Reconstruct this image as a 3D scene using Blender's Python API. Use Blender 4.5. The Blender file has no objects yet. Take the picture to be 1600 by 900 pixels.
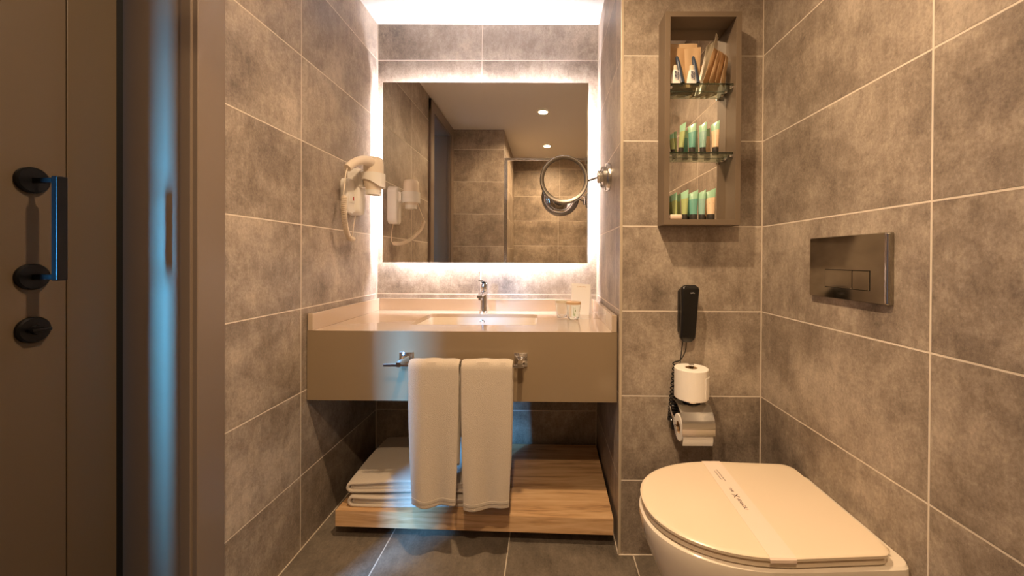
import bpy, bmesh, math, random
from mathutils import Vector, Matrix, noise
random.seed(7)
PI = math.pi
SC = bpy.context.scene
COL = SC.collection

# ------------------------------------------------------------------ camera, world, lights, exposure
CX, CY, CZ = 0.8828, -1.9702, 1.0534
F, YAW, PITCH, ROLL, SHX, SHY = 594.0852, .0056, -.0047, .0055, 51.0871, 41.9926
def _fwd(d):
    c, s = math.cos(YAW), math.sin(YAW); x = c*d[0]+s*d[1]; y = -s*d[0]+c*d[1]; z = d[2]
    c, s = math.cos(PITCH), math.sin(PITCH); y, z = c*y+s*z, -s*y+c*z
    c, s = math.cos(ROLL), math.sin(ROLL); x, z = c*x+s*z, -s*x+c*z
    return (x, y, z)
_m = [_fwd(e) for e in ((1,0,0),(0,1,0),(0,0,1))]
right = Vector([_m[i][0] for i in range(3)]); fwd = Vector([_m[i][1] for i in range(3)]); up = Vector([_m[i][2] for i in range(3)])
cam = bpy.data.cameras.new('camera'); camo = bpy.data.objects.new('camera', cam); COL.objects.link(camo)
cam.sensor_width = 36; cam.lens = F/1600*36; cam.shift_x = -SHX/1600; cam.shift_y = -SHY/1600
cam.clip_start = .01
camo.matrix_world = Matrix(((right.x, up.x, -fwd.x, CX), (right.y, up.y, -fwd.y, CY), (right.z, up.z, -fwd.z, CZ), (0,0,0,1)))
SC.camera = camo

SC.view_settings.view_transform = 'Standard'; SC.view_settings.look = 'None'
SC.view_settings.exposure = 0.22; SC.view_settings.gamma = 1.0; SC.view_settings.use_curve_mapping = False

W = bpy.data.worlds.new('world'); SC.world = W; W.use_nodes = True
W.node_tree.nodes['Background'].inputs[0].default_value = (.30, .55, .95, 1)
W.node_tree.nodes['Background'].inputs[1].default_value = 1.0

LAMP_WARM = (1.0, .70, .425)
LAMP_W = 18.0
LED_COL = (.97, .91, 1.0); LED_STRENGTH = 95.0
def area(name, loc, direction, sx, sy, power, color, shape='RECTANGLE', spread=PI):
    l = bpy.data.lights.new(name, 'AREA'); l.shape = shape; l.size = sx
    if shape in ('RECTANGLE', 'ELLIPSE'): l.size_y = sy
    l.energy = power; l.color = color; l.spread = spread
    o = bpy.data.objects.new(name, l); COL.objects.link(o); o.location = loc
    o.rotation_euler = Vector(direction).to_track_quat('-Z', 'Y').to_euler()
    return o
# daylight of the bedroom corridor, coming in through the gap of the sliding door
area('daylight', (-.68, -2.45, 1.30), (.50, .95, -.50), .13, .7, 24.0, (.14, .48, 1.0), spread=math.radians(70))
area('corridor_glow', (-.31, -2.50, 1.02), (.15, .98, -.02), .16, .5, 32.0, (.07, .48, 1.0), spread=math.radians(60))

# ------------------------------------------------------------------ materials
def lin(c):
    return tuple(((v/255)/12.92 if v/255 <= .04045 else ((v/255+.055)/1.055)**2.4) for v in c) + (1,)
def N(nt, t, **k):
    n = nt.nodes.new(t)
    for a, b in k.items(): setattr(n, a, b)
    return n
def pm(name, rgb, rough=.5, metal=0, coat=0, spec=.5, var=0, vscale=20, bump=0, bscale=200, sheen=0, trans=0, ior=1.45, emit=None, estr=0, coatr=.05, sss=0):
    m = bpy.data.materials.new(name); m.use_nodes = True; nt = m.node_tree; b = nt.nodes['Principled BSDF']
    b.inputs['Base Color'].default_value = lin(rgb); b.inputs['Roughness'].default_value = rough
    b.inputs['Metallic'].default_value = metal; b.inputs['Coat Weight'].default_value = coat; b.inputs['Coat Roughness'].default_value = coatr
    b.inputs['Specular IOR Level'].default_value = spec; b.inputs['Sheen Weight'].default_value = sheen
    b.inputs['Transmission Weight'].default_value = trans; b.inputs['IOR'].default_value = ior
    if sss: b.inputs['Subsurface Weight'].default_value = sss; b.inputs['Subsurface Scale'].default_value = .01
    if emit: b.inputs['Emission Color'].default_value = emit; b.inputs['Emission Strength'].default_value = estr
    tc = N(nt, 'ShaderNodeTexCoord')
    if var:
        n = N(nt, 'ShaderNodeTexNoise'); n.inputs['Scale'].default_value = vscale; n.inputs['Detail'].default_value = 5
        nt.links.new(tc.outputs['Object'], n.inputs['Vector'])
        r = N(nt, 'ShaderNodeMapRange'); r.inputs[3].default_value = 1-var; r.inputs[4].default_value = 1+var
        nt.links.new(n.outputs[0], r.inputs[0])
        mx = N(nt, 'ShaderNodeMix', data_type='RGBA', blend_type='MULTIPLY'); mx.inputs[0].default_value = 1
        mx.inputs[6].default_value = lin(rgb); nt.links.new(r.outputs[0], mx.inputs[7]); nt.links.new(mx.outputs[2], b.inputs['Base Color'])
    if bump:
        n = N(nt, 'ShaderNodeTexNoise'); n.inputs['Scale'].default_value = bscale; n.inputs['Detail'].default_value = 4
        nt.links.new(tc.outputs['Object'], n.inputs['Vector'])
        bp = N(nt, 'ShaderNodeBump'); bp.inputs['Strength'].default_value = bump; bp.inputs['Distance'].default_value = .002
        nt.links.new(n.outputs[0], bp.inputs['Height']); nt.links.new(bp.outputs[0], b.inputs['Normal'])
    return m

def tile_mat(name, dark, mid, light, grout, L, H, rough=.42, gw=.0021, rough_bump=.6):
    m = bpy.data.materials.new(name); m.use_nodes = True; nt = m.node_tree; b = nt.nodes['Principled BSDF']; lk = nt.links.new
    def M(op, a, c=None, d=None):
        n = N(nt, 'ShaderNodeMath', operation=op)
        for i, v in enumerate((a, c, d)):
            if v is None: continue
            if isinstance(v, (int, float)): n.inputs[i].default_value = v
            else: lk(v, n.inputs[i])
        return n.outputs[0]
    uv = N(nt, 'ShaderNodeUVMap'); s = N(nt, 'ShaderNodeSeparateXYZ'); lk(uv.outputs[0], s.inputs[0])
    u, v = s.outputs[0], s.outputs[1]
    du = M('MULTIPLY', M('ABSOLUTE', M('SUBTRACT', M('FRACT', M('ADD', u, .5)), .5)), L)
    dv = M('MULTIPLY', M('ABSOLUTE', M('SUBTRACT', M('FRACT', M('ADD', v, .5)), .5)), H)
    d = M('MINIMUM', du, dv)
    mr = N(nt, 'ShaderNodeMapRange'); mr.inputs[1].default_value = gw*.75; mr.inputs[2].default_value = gw*1.25; mr.inputs[3].default_value = 1; mr.inputs[4].default_value = 0
    lk(d, mr.inputs[0]); g = mr.outputs[0]
    idv = N(nt, 'ShaderNodeCombineXYZ'); lk(M('FLOOR', u), idv.inputs[0]); lk(M('FLOOR', v), idv.inputs[1])
    wn = N(nt, 'ShaderNodeTexWhiteNoise', noise_dimensions='3D'); lk(idv.outputs[0], wn.inputs[0])
    p = N(nt, 'ShaderNodeCombineXYZ'); lk(M('MULTIPLY', u, L), p.inputs[0]); lk(M('MULTIPLY', v, H), p.inputs[1]); lk(M('MULTIPLY', wn.outputs[0], 31.0), p.inputs[2])
    def noise_(scale, detail, rgh, sx=1, sy=1, dist=0):
        mp = N(nt, 'ShaderNodeVectorMath', operation='MULTIPLY'); mp.inputs[1].default_value = (sx, sy, 1); lk(p.outputs[0], mp.inputs[0])
        n = N(nt, 'ShaderNodeTexNoise'); n.inputs['Scale'].default_value = scale; n.inputs['Detail'].default_value = detail
        n.inputs['Roughness'].default_value = rgh; n.inputs['Distortion'].default_value = dist
        lk(mp.outputs[0], n.inputs['Vector']); return n.outputs[0]
    cloud = noise_(3.2, 12, .68, dist=.25); streak = noise_(34, 8, .7, 1.3, .42); fine = noise_(150, 5, .75, 1.2, .8); blotch = noise_(9, 10, .74, dist=.5)
    a = M('ADD', M('MULTIPLY', cloud, .44), M('MULTIPLY', streak, .16))
    a = M('ADD', a, M('MULTIPLY', fine, .22)); a = M('ADD', a, M('MULTIPLY', blotch, .22))
    a = M('ADD', a, M('MULTIPLY', M('SUBTRACT', wn.outputs[0], .5), .05))
    cr = N(nt, 'ShaderNodeValToRGB'); e = cr.color_ramp.elements
    e[0].position = .40; e[0].color = lin(dark); e[1].position = .62; e[1].color = lin(light)
    k = e.new(.5); k.color = lin(mid); lk(a, cr.inputs[0])
    mx = N(nt, 'ShaderNodeMix', data_type='RGBA'); lk(g, mx.inputs[0]); lk(cr.outputs[0], mx.inputs[6]); mx.inputs[7].default_value = lin(grout)
    lk(mx.outputs[2], b.inputs['Base Color'])
    rr = M('ADD', M('MULTIPLY', g, .35), M('ADD', rough-.12, M('MULTIPLY', blotch, .24))); lk(rr, b.inputs['Roughness'])
    h = M('SUBTRACT', M('ADD', M('MULTIPLY', noise_(48, 7, .75), .0018), M('MULTIPLY', fine, .0006)), M('MULTIPLY', g, .0016))
    bp = N(nt, 'ShaderNodeBump'); bp.inputs['Strength'].default_value = rough_bump; bp.inputs['Distance'].default_value = 1.0
    lk(h, bp.inputs['Height']); lk(bp.outputs[0], b.inputs['Normal'])
    b.inputs['Specular IOR Level'].default_value = .45
    return m

def wood_mat():
    m = bpy.data.materials.new('light_oak'); m.use_nodes = True; nt = m.node_tree; b = nt.nodes['Principled BSDF']; lk = nt.links.new
    tc = N(nt, 'ShaderNodeTexCoord'); mp = N(nt, 'ShaderNodeMapping'); mp.inputs['Scale'].default_value = (1.3, 16, 22)
    lk(tc.outputs['Object'], mp.inputs[0])
    n = N(nt, 'ShaderNodeTexNoise'); n.inputs['Scale'].default_value = 2.2; n.inputs['Detail'].default_value = 7; n.inputs['Distortion'].default_value = .9
    lk(mp.outputs[0], n.inputs['Vector'])
    mp2 = N(nt, 'ShaderNodeMapping'); mp2.inputs['Scale'].default_value = (5, 120, 120); lk(tc.outputs['Object'], mp2.inputs[0])
    n2 = N(nt, 'ShaderNodeTexNoise'); n2.inputs['Scale'].default_value = 3; n2.inputs['Detail'].default_value = 3; lk(mp2.outputs[0], n2.inputs['Vector'])
    ad = N(nt, 'ShaderNodeMath', operation='MULTIPLY_ADD'); lk(n2.outputs[0], ad.inputs[0]); ad.inputs[1].default_value = .35; lk(n.outputs[0], ad.inputs[2])
    cr = N(nt, 'ShaderNodeValToRGB'); e = cr.color_ramp.elements
    e[0].position = .45; e[0].color = lin((158, 120, 84)); e[1].position = .85; e[1].color = lin((226, 190, 146)); k = e.new(.62); k.color = lin((206, 164, 118))
    lk(ad.outputs[0], cr.inputs[0]); lk(cr.outputs[0], b.inputs['Base Color'])
    b.inputs['Roughness'].default_value = .42
    bp = N(nt, 'ShaderNodeBump'); bp.inputs['Strength'].default_value = .25; bp.inputs['Distance'].default_value = .001; lk(n2.outputs[0], bp.inputs['Height']); lk(bp.outputs[0], b.inputs['Normal'])
    return m

MT = {}
MT['tile'] = tile_mat('concrete_look_wall_tile', (106, 94, 83), (152, 138, 123), (200, 186, 168), (226, 214, 198), .602, .302)
MT['floor'] = tile_mat('concrete_look_floor_tile', (84, 76, 67), (116, 106, 94), (146, 134, 119), (205, 192, 174), .4495, .9, rough=.36, rough_bump=.18)
MT['ceiling'] = pm('ceiling_paint', (240, 236, 230), .85)
MT['grout'] = pm('grout', (214, 200, 182), .7)
MT['casing'] = pm('taupe_door_frame_lacquer', (122, 107, 92), .42, coat=.15, coatr=.25)
MT['jamb'] = pm('glossy_taupe_jamb_lacquer', (132, 118, 104), .38, coat=.9, coatr=.14)
MT['door'] = pm('taupe_door_leaf', (92, 78, 60), .48, coat=.12, coatr=.3)
MT['black'] = pm('black_metal', (22, 22, 24), .34, metal=.6, spec=.6)
MT['rubber'] = pm('black_rubber_seal', (8, 8, 8), .6)
MT['quartz'] = pm('beige_quartz', (196, 176, 154), .13, coat=.6, coatr=.04, var=.02, vscale=300)
MT['quartz_shaded'] = pm('beige_quartz_shaded_front', (146, 127, 102), .2, coat=.4, coatr=.07)  # same quartz as the top, colour darkened for the shade on the front
MT['ceramic'] = pm('white_ceramic', (232, 220, 202), .12, coat=.6, coatr=.04)
MT['lid'] = pm('white_toilet_plastic', (234, 216, 190), .28, coat=.2, coatr=.2)
MT['chrome'] = pm('chrome', (225, 225, 226), .07, metal=1)
MT['satin'] = pm('satin_steel', (190, 188, 184), .22, metal=1)
MT['ringsteel'] = pm('dark_satin_steel', (138, 132, 124), .34, metal=1)
MT['dchrome'] = pm('smoked_chrome_plate', (172, 166, 156), .10, metal=1)
MT['mirror'] = pm('mirror_silver', (228, 224, 216), .0, metal=1)
MT['mirror2'] = pm('cabinet_mirror_silver', (235, 230, 222), .0, metal=1)
MT['led'] = pm('led_diffuser', (255, 255, 255), .5, emit=LED_COL+(1,), estr=LED_STRENGTH)
MT['lamp'] = pm('downlight_lens', (255, 255, 255), .5, emit=(1, .78, .48, 1), estr=22)
MT['white'] = pm('white_plastic', (240, 236, 228), .3, coat=.3, coatr=.1)
MT['cream'] = pm('cream_plastic_cord', (236, 222, 202), .42)
MT['red'] = pm('red_marking', (170, 50, 40), .5)
MT['grey'] = pm('grey_print', (120, 118, 114), .6)
MT['towel'] = pm('white_terry', (206, 192, 174), .95, sheen=.4, bump=.9, bscale=420, var=.05, vscale=160)
MT['hem'] = pm('white_terry_hem', (196, 184, 168), .95, sheen=.3, bump=.4, bscale=900)
MT['oak'] = wood_mat()
MT['cabinet'] = pm('taupe_cabinet_laminate', (120, 104, 86), .5)
MT['kraft'] = pm('kraft_paper', (190, 154, 112), .75, var=.08, vscale=40)
MT['kraft2'] = pm('tan_kraft_paper', (202, 170, 130), .7, var=.06, vscale=50)
MT['pale'] = pm('pale_waxed_paper', (214, 204, 180), .35, coat=.3)
MT['slate'] = pm('slate_blue_plastic', (62, 74, 92), .35)
MT['paper'] = pm('white_paper', (244, 240, 234), .8)
MT['tissue'] = pm('toilet_tissue', (246, 240, 230), .95, bump=.3, bscale=300)
MT['card'] = pm('cardboard_core', (168, 136, 100), .8)
MT['band'] = pm('white_paper_band', (240, 218, 200), .6)
MT['ink'] = pm('dark_brown_ink', (60, 40, 30), .7)
MT['blue_ink'] = pm('navy_ink', (34, 48, 92), .6)
MT['green_ink'] = pm('green_ink', (110, 140, 60), .6)
MT['lightgreen'] = pm('mint_gel_plastic', (176, 226, 190), .25, coat=.4, trans=.15)
MT['yellowgreen'] = pm('yellow_green_gel', (190, 204, 138), .25, coat=.4, trans=.15)
MT['teal'] = pm('teal_gel', (120, 186, 168), .25, coat=.4, trans=.15)
MT['aqua'] = pm('pale_teal_gel', (164, 206, 190), .25, coat=.4, trans=.15)
MT['creamgel'] = pm('cream_lotion', (240, 210, 172), .3, coat=.3)
MT['cap'] = pm('charcoal_cap', (62, 58, 52), .4)
MT['soap'] = pm('wrapped_soap', (240, 218, 196), .4, coat=.2)
MT['hole'] = pm('painted_hole_shade', (10, 8, 6), .6)  # near-black colour standing in for the shade inside openings and gaps
MT['phone'] = pm('black_phone_plastic', (20, 19, 18), .28, coat=.3, coatr=.12)
def glass_mat(name, tint, rough=0):
    m = bpy.data.materials.new(name); m.use_nodes = True; nt = m.node_tree
    nt.nodes.remove(nt.nodes['Principled BSDF']); g = N(nt, 'ShaderNodeBsdfGlass'); g.inputs[0].default_value = tint; g.inputs[1].default_value = rough; g.inputs[2].default_value = 1.45
    nt.links.new(g.outputs[0], nt.nodes['Material Output'].inputs[0]); return m
MT['glass'] = glass_mat('clear_glass', (.97, .985, .975, 1)); MT['sglass'] = glass_mat('greenish_shelf_glass', (.86, .93, .88, 1))

# ------------------------------------------------------------------ mesh helpers
def box(bm, x0, x1, y0, y1, z0, z1, bev=0, seg=2):
    b = bmesh.new() if bev else bm
    vs = [b.verts.new(p) for p in ((x0,y0,z0),(x1,y0,z0),(x1,y1,z0),(x0,y1,z0),(x0,y0,z1),(x1,y0,z1),(x1,y1,z1),(x0,y1,z1))]
    for f in ((3,2,1,0),(4,5,6,7),(0,1,5,4),(1,2,6,5),(2,3,7,6),(3,0,4,7)): b.faces.new([vs[i] for i in f])
    if bev:
        bmesh.ops.bevel(b, geom=b.edges[:], offset=bev, segments=seg, profile=.5, affect='EDGES')
        merge(bm, b)
    return bm
def merge(bm, b, mat=None):
    if mat is not None: bmesh.ops.transform(b, matrix=mat, verts=b.verts)
    me = bpy.data.meshes.new('tmp'); b.to_mesh(me); b.free(); bm.from_mesh(me); bpy.data.meshes.remove(me)
def loft(bm, loops, cap0=True, cap1=True, closed=True):
    R = [[bm.verts.new(p) for p in l] for l in loops]; n = len(R[0])
    for a, b in zip(R, R[1:]):
        for i in range(n if closed else n-1):
            j = (i+1) % n; bm.faces.new((a[i], a[j], b[j], b[i]))
    if cap0: bm.faces.new(R[0][::-1])
    if cap1: bm.faces.new(R[-1])
    return bm
def lathe(bm, prof, c=(0,0,0), axis='z', n=32, cap0=True, cap1=True):
    """prof: list of (radius, height) along axis"""
    loops = []
    for r, h in prof:
        l = []
        for k in range(n):
            a = 2*PI*k/n; p, q = r*math.cos(a), r*math.sin(a)
            v = {'z': (p, q, h), 'x': (h, p, q), 'y': (q, h, p)}[axis]
            l.append((c[0]+v[0], c[1]+v[1], c[2]+v[2]))
        loops.append(l)
    return loft(bm, loops, cap0, cap1)
def tube(bm, pts, r, n=10, caps=True):
    pts = [Vector(p) for p in pts]; rr = r if isinstance(r, (list, tuple)) else [r]*len(pts)
    loops = []; nrm = None
    for i, p in enumerate(pts):
        t = (pts[min(i+1, len(pts)-1)]-pts[max(i-1, 0)]).normalized()
        if nrm is None: nrm = t.orthogonal().normalized()
        nrm = (nrm - t*nrm.dot(t)).normalized(); bn = t.cross(nrm)
        loops.append([tuple(p+(nrm*math.cos(2*PI*k/n)+bn*math.sin(2*PI*k/n))*rr[i]) for k in range(n)])
    return loft(bm, loops, caps, caps)
def rrect(w, h, r, n=6, cx=0, cy=0):
    out = []
    for sx, sy, a0 in ((1,1,0),(-1,1,PI/2),(-1,-1,PI),(1,-1,1.5*PI)):
        for k in range(n+1):
            a = a0+PI/2*k/n; out.append((cx+sx*(w/2-r)+r*math.cos(a), cy+sy*(h/2-r)+r*math.sin(a)))
    return out
def smoothpath(pts, n=8):
    P = [Vector(p) for p in pts]; out = []
    for i in range(len(P)-1):
        p0, p1, p2, p3 = P[max(i-1,0)], P[i], P[i+1], P[min(i+2, len(P)-1)]
        for k in range(n):
            t = k/n
            out.append(.5*((2*p1)+(-p0+p2)*t+(2*p0-5*p1+4*p2-p3)*t*t+(-p0+3*p1-3*p2+p3)*t**3))
    out.append(P[-1]); return out
def plate_hole(bm, outer, inner, z0, z1):
    """flat slab outer polygon with an inner hole"""
    def loop(b, pts, z):
        v = [b.verts.new((x, y, z)) for x, y in pts]; return v, [b.edges.new((v[i], v[(i+1) % len(v)])) for i in range(len(v))]
    b = bmesh.new()
    ov, oe = loop(b, outer, z1); iv, ie = loop(b, inner, z1)
    bmesh.ops.triangle_fill(b, edges=oe+ie, use_beauty=True)
    r = bmesh.ops.extrude_face_region(b, geom=b.faces[:])
    bmesh.ops.translate(b, verts=[v for v in r['geom'] if isinstance(v, bmesh.types.BMVert)], vec=(0, 0, z0-z1))
    bmesh.ops.recalc_face_normals(b, faces=b.faces[:]); merge(bm, b); return bm

def wloc(o):
    v = Vector((0,0,0))
    while o is not None: v += o.location; o = o.parent
    return v
def obj(name, bm, mat, parent=None, smooth=True, recalc=True, uvkeep=False):
    if recalc: bmesh.ops.recalc_face_normals(bm, faces=bm.faces[:])
    if parent is None:
        xs = [v.co.x for v in bm.verts]; ys = [v.co.y for v in bm.verts]; zs = [v.co.z for v in bm.verts]
        org = Vector(((min(xs)+max(xs))/2, (min(ys)+max(ys))/2, min(zs)))
    else: org = wloc(parent)
    bmesh.ops.translate(bm, verts=bm.verts, vec=-org)
    me = bpy.data.meshes.new(name); bm.to_mesh(me); bm.free(); me.materials.append(MT[mat] if isinstance(mat, str) else mat)
    o = bpy.data.objects.new(name, me); COL.objects.link(o)
    if parent is None: o.location = org
    else: o.parent = parent
    if smooth:
        for p in me.polygons: p.use_smooth = True
        try: me.set_sharp_from_angle(angle=math.radians(38))
        except Exception: pass
    return o
def thing(name, loc, label, cat, group=None):
    o = bpy.data.objects.new(name, None); COL.objects.link(o); o.location = loc; o.empty_display_size = .05
    tag(o, label, cat, group); return o
def tag(o, label, cat, group=None):
    o['label'] = label; o['category'] = cat
    if group: o['group'] = group
    return o
def struct(o): o['kind'] = 'structure'; return o
def text(name, s, size, mat, parent, M, depth=.0002, font_squash=1):
    c = bpy.data.curves.new(name, 'FONT'); c.body = s; c.size = size; c.extrude = depth; c.align_x = 'CENTER'; c.align_y = 'CENTER'
    t = bpy.data.objects.new(name, c); COL.objects.link(t)
    dg = bpy.context.evaluated_depsgraph_get(); me = bpy.data.meshes.new_from_object(t.evaluated_get(dg))
    COL.objects.unlink(t); bpy.data.objects.remove(t)
    b = bmesh.new(); b.from_mesh(me); bpy.data.meshes.remove(me)
    bmesh.ops.transform(b, matrix=M, verts=b.verts)
    return obj(name, b, mat, parent, smooth=False)
def strokes(name, w, h, n, mat, parent, M, depth=.0002):
    """a row of small print marks, too fine to read in the photo"""
    b = bmesh.new(); p = w/n
    for i in range(n):
        x = -w/2+p*i; k = (i*7) % 3
        box(b, x+p*.10, x+p*(.32+.05*k), -h/2, h/2, -depth, depth); y = h*(-.5, 0, .3)[k]
        box(b, x+p*.10, x+p*.82, y, y+h*.2, -depth, depth)
    bmesh.ops.transform(b, matrix=M, verts=b.verts)
    return obj(name, b, mat, parent, smooth=False)
def basis(x, y, z, o):
    return Matrix(((x[0],y[0],z[0],o[0]),(x[1],y[1],z[1],o[1]),(x[2],y[2],z[2],o[2]),(0,0,0,1)))
def copy_tree(o, parent=None):
    c = o.copy(); COL.objects.link(c)
    if parent: c.parent = parent
    for ch in list(o.children): copy_tree(ch, c)
    return c

# ------------------------------------------------------------------ room shell
ZT, TL, TH = 2.0797, .602, .302
XR, YP, XR2, ZC = 1.145, -.6163, 1.6465, 2.266
YE = -1.70; YS = -2.79; XS = .476
def wall(name, boxes, mat='tile', zt=ZT, L=TL, H=TH):
    """boxes: (x0,x1,y0,y1,z0,z1,{normal: offset})"""
    bm = bmesh.new(); uvl = bm.loops.layers.uv.new('UVMap')
    for (x0,x1,y0,y1,z0,z1,off) in boxes:
        n0 = len(bm.faces); box(bm, x0,x1,y0,y1,z0,z1)
        bm.faces.ensure_lookup_table()
        for f in bm.faces[n0:]:
            f.normal_update(); n = f.normal
            for l in f.loops:
                x, y, z = l.vert.co
                if abs(n.y) > .5: l[uvl].uv = ((x-off.get('y', 0))/L, (z-zt)/H)
                elif abs(n.x) > .5: l[uvl].uv = ((y-off.get('x', 0))/L, (z-zt)/H)
                else: l[uvl].uv = ((x-off.get('zx', 0))/L, (y-off.get('zy', 0))/H)
    return struct(obj(name, bm, mat, smooth=False, recalc=False))
T = .12
wall('floor', [(-.9, XR2+T, YS-T, T, -.06, 0, {'zx': .298, 'zy': -.16})], 'floor', L=.4495, H=.9)
wall('ceiling', [(-.9, XR2+T, YS-T, T, ZC, ZC+.08, {})], 'ceiling')
wall('wall_back', [(-.166, XR+.03, 0, T, 0, ZC, {'y': .541})])
wall('wall_left', [(-.166, 0, -1.0, 0, 0, ZC, {'x': -.6095}), (-.166, 0, -1.60, -1.0, 2.19, ZC, {'x': -.6095}), (-.166, 0, YE, -1.60, 0, ZC, {'x': -.6095})])
wall('wall_front', [(XR, XR2+.02, YP, 0, 0, ZC, {'y': XR, 'x': -.515})])
wall('wall_right', [(XR2, XR2+T, YS, YP, 0, ZC, {'x': -1.2103})])
wall('wall_end', [(-.166, XS, YS, YE, 0, ZC, {'y': 0.0, 'x': YE-.2})])
wall('wall_shower', [(XS-.02, XR2+T, YS-T, YS, 0, ZC, {'y': 1.02})], zt=ZT+.046)
# grout beads in the corners and along the floor
def bead(name, boxes):
    bm = bmesh.new()
    for b in boxes: box(bm, *b, bev=.0012)
    return struct(obj(name, bm, 'grout', smooth=False))
bead('trim_1', [(0, .004, -.004, 0, 0, ZC)]); bead('trim_2', [(XR-.004, XR, -.004, 0, 0, ZC)]); bead('trim_3', [(XR2-.004, XR2, YP-.004, YP, 0, ZC)])
bead('trim_4', [(0, .004, -.955, -.004, 0, .004), (XR-.004, XR, YP, -.004, 0, .004), (XR, XR2, YP-.005, YP, 0, .004), (.004, XR-.004, -.004, 0, 0, .004)])
# metal corner profile on the projecting wall corner
bm = bmesh.new(); box(bm, XR-.0025, XR+.007, YP-.0025, YP, 0, ZC, .001); box(bm, XR-.0025, XR, YP, YP+.009, 0, ZC, .001)
struct(obj('trim_5', bm, pm('corner_profile', (206, 192, 170), .35, metal=.3), smooth=False))

# door frame: casings, jambs and head
YJ = -1.042; YF = -1.55; ZD = 2.155
bm = bmesh.new()
box(bm, 0, .02, YJ+.006, -.955, 0, 2.245, .002); box(bm, 0, .02, -1.64, YF-.006, 0, 2.245, .002); box(bm, 0, .0199, -1.64, -.955, ZD+.006, 2.245, .002)
struct(obj('trim_6', bm, 'casing', smooth=False))
bm = bmesh.new()      # satin stop strips just inside the casing
box(bm, -.018, .008, YJ, YJ+.03, 0, ZD+.004, .0015); box(bm, -.018, .008, YF-.03, YF, 0, ZD+.004, .0015); box(bm, -.018, .008, YF, YJ, ZD, ZD+.03, .0015)
struct(obj('trim_7', bm, 'casing', smooth=False))
bm = bmesh.new()      # glossy jamb linings
box(bm, -.190, -.018, YJ+.0025, YJ+.04, 0, ZD+.03, .001); box(bm, -.150, -.018, YF-.04, YF-.0025, 0, ZD+.03, .001); box(bm, -.150, -.018, YF, YJ, ZD+.003, ZD+.034, .001)
struct(obj('trim_8', bm, 'jamb', smooth=False))
bm = bmesh.new(); box(bm, -.190, -.1475, -1.0655, -1.052, 0, ZD, 0)
struct(obj('trim_9', bm, 'rubber', smooth=False))

# sliding door leaf, partly open
door = thing('door_1', (-.166, -1.24, .008), 'taupe sliding door leaf with black pull handle, left edge of the view', 'door'); struct(door)
bm = bmesh.new()
box(bm, -.186, -.146, -1.1605, -1.0665, .008, 2.20, .0012); box(bm, -.186, -.146, -1.43, -1.1625, .008, 2.20, .0012); box(bm, -.186, -.149, -1.43, -1.0665, .008, 2.20)
obj('door_leaf', bm, 'door', door, smooth=False)
def rosette(yc, zc, p, name='rosette'):
    bm = bmesh.new(); lathe(bm, [(0, 0), (.026, 0), (.026, .006), (.0235, .009), (.0, .009)][1:4], (-.146, yc, zc), 'x', 40)
    return obj(name, bm, 'black', p)
h = bpy.data.objects.new('pull_handle', None); COL.objects.link(h); h.parent = door; h.location = Vector((-.146, -1.218, 1.01))-wloc(door)
rosette(-1.218, 1.205, h); rosette(-1.218, 1.013, h)
bm = bmesh.new()
for z in (1.205, 1.013): box(bm, -.140, -.088, -1.2225, -1.2135, z-.005, z+.005, .001)
box(bm, -.094, -.082, -1.227, -1.209, 1.006, 1.213, .002)
obj('grip', bm, 'black', h, smooth=False)
lk_ = bpy.data.objects.new('thumb_turn_lock', None); COL.objects.link(lk_); lk_.parent = door; lk_.location = Vector((-.146, -1.217, .88))-wloc(door)
rosette(-1.217, .907, lk_)
bm = bmesh.new(); box(bm, -.138, -.122, -1.232, -1.202, .904, .911, .002); lathe(bm, [(.010, 0), (.009, .007)], (-.138, -1.217, .907), 'x', 24); obj('thumb_turn', bm, 'black', lk_)

# ------------------------------------------------------------------ vanity
VF = -.578; ZV = .787; ZB = .531
van = thing('vanity_counter', (.57, -.29, ZB), 'beige stone vanity counter with undermounted sink spanning the niche', 'vanity')
sink = rrect(.515, .30, .028, 6, .583, -.286)
bm = bmesh.new(); plate_hole(bm, [(.003, VF+.0016), (XR-.003, VF+.0016), (XR-.003, -.001), (.003, -.001)], sink, ZV-.02, ZV)
obj('countertop', bm, 'quartz', van, smooth=False)
bm = bmesh.new(); box(bm, .003, XR-.003, VF-.0005, VF+.02, ZB, ZV-.0202); box(bm, .003, XR-.003, VF-.0005, VF+.0014, ZV-.0202, ZV-.0003); obj('front_panel', bm, 'quartz_shaded', van, smooth=False)
bm = bmesh.new(); box(bm, .0235, XR-.0235, -.021, -.002, ZV+.0002, ZV+.062, .001); obj('backsplash', bm, 'quartz', van, smooth=False)
bm = bmesh.new(); box(bm, .0045, .023, VF, -.006, ZV+.0002, ZV+.062, .001); obj('side_splash', bm, 'quartz', van, smooth=False)
bm = bmesh.new(); box(bm, XR-.023, XR-.0045, VF, -.006, ZV+.0002, ZV+.062, .001); obj('side_splash', bm, 'quartz', van, smooth=False)
bm = bmesh.new(); lv = []
for w, hgt, r, z in ((.535, .32, .036, ZV-.0205), (.52, .305, .034, ZV-.0205), (.512, .297, .034, ZV-.05), (.500, .285, .04, ZV-.11), (.47, .255, .05, ZV-.138), (.38, .17, .06, ZV-.146), (.05, .05, .02, ZV-.15)):
    lv.append([(x, y, z) for x, y in rrect(w, hgt, r, 6, .583, -.286)])
loft(bm, lv, False, True)
bs = obj('basin', bm, 'ceramic', van, recalc=False)
md = bs.modifiers.new('thick', 'SOLIDIFY'); md.thickness = .006; md.offset = 1
bm = bmesh.new(); lathe(bm, [(.012, 0), (.012, -.003), (.0085, -.004), (.0075, -.001), (.0075, .002)], (.573, -.1385, .748), 'y', 28, cap0=False, cap1=False); ofl = obj('overflow_ring', bm, 'chrome', van)
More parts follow.
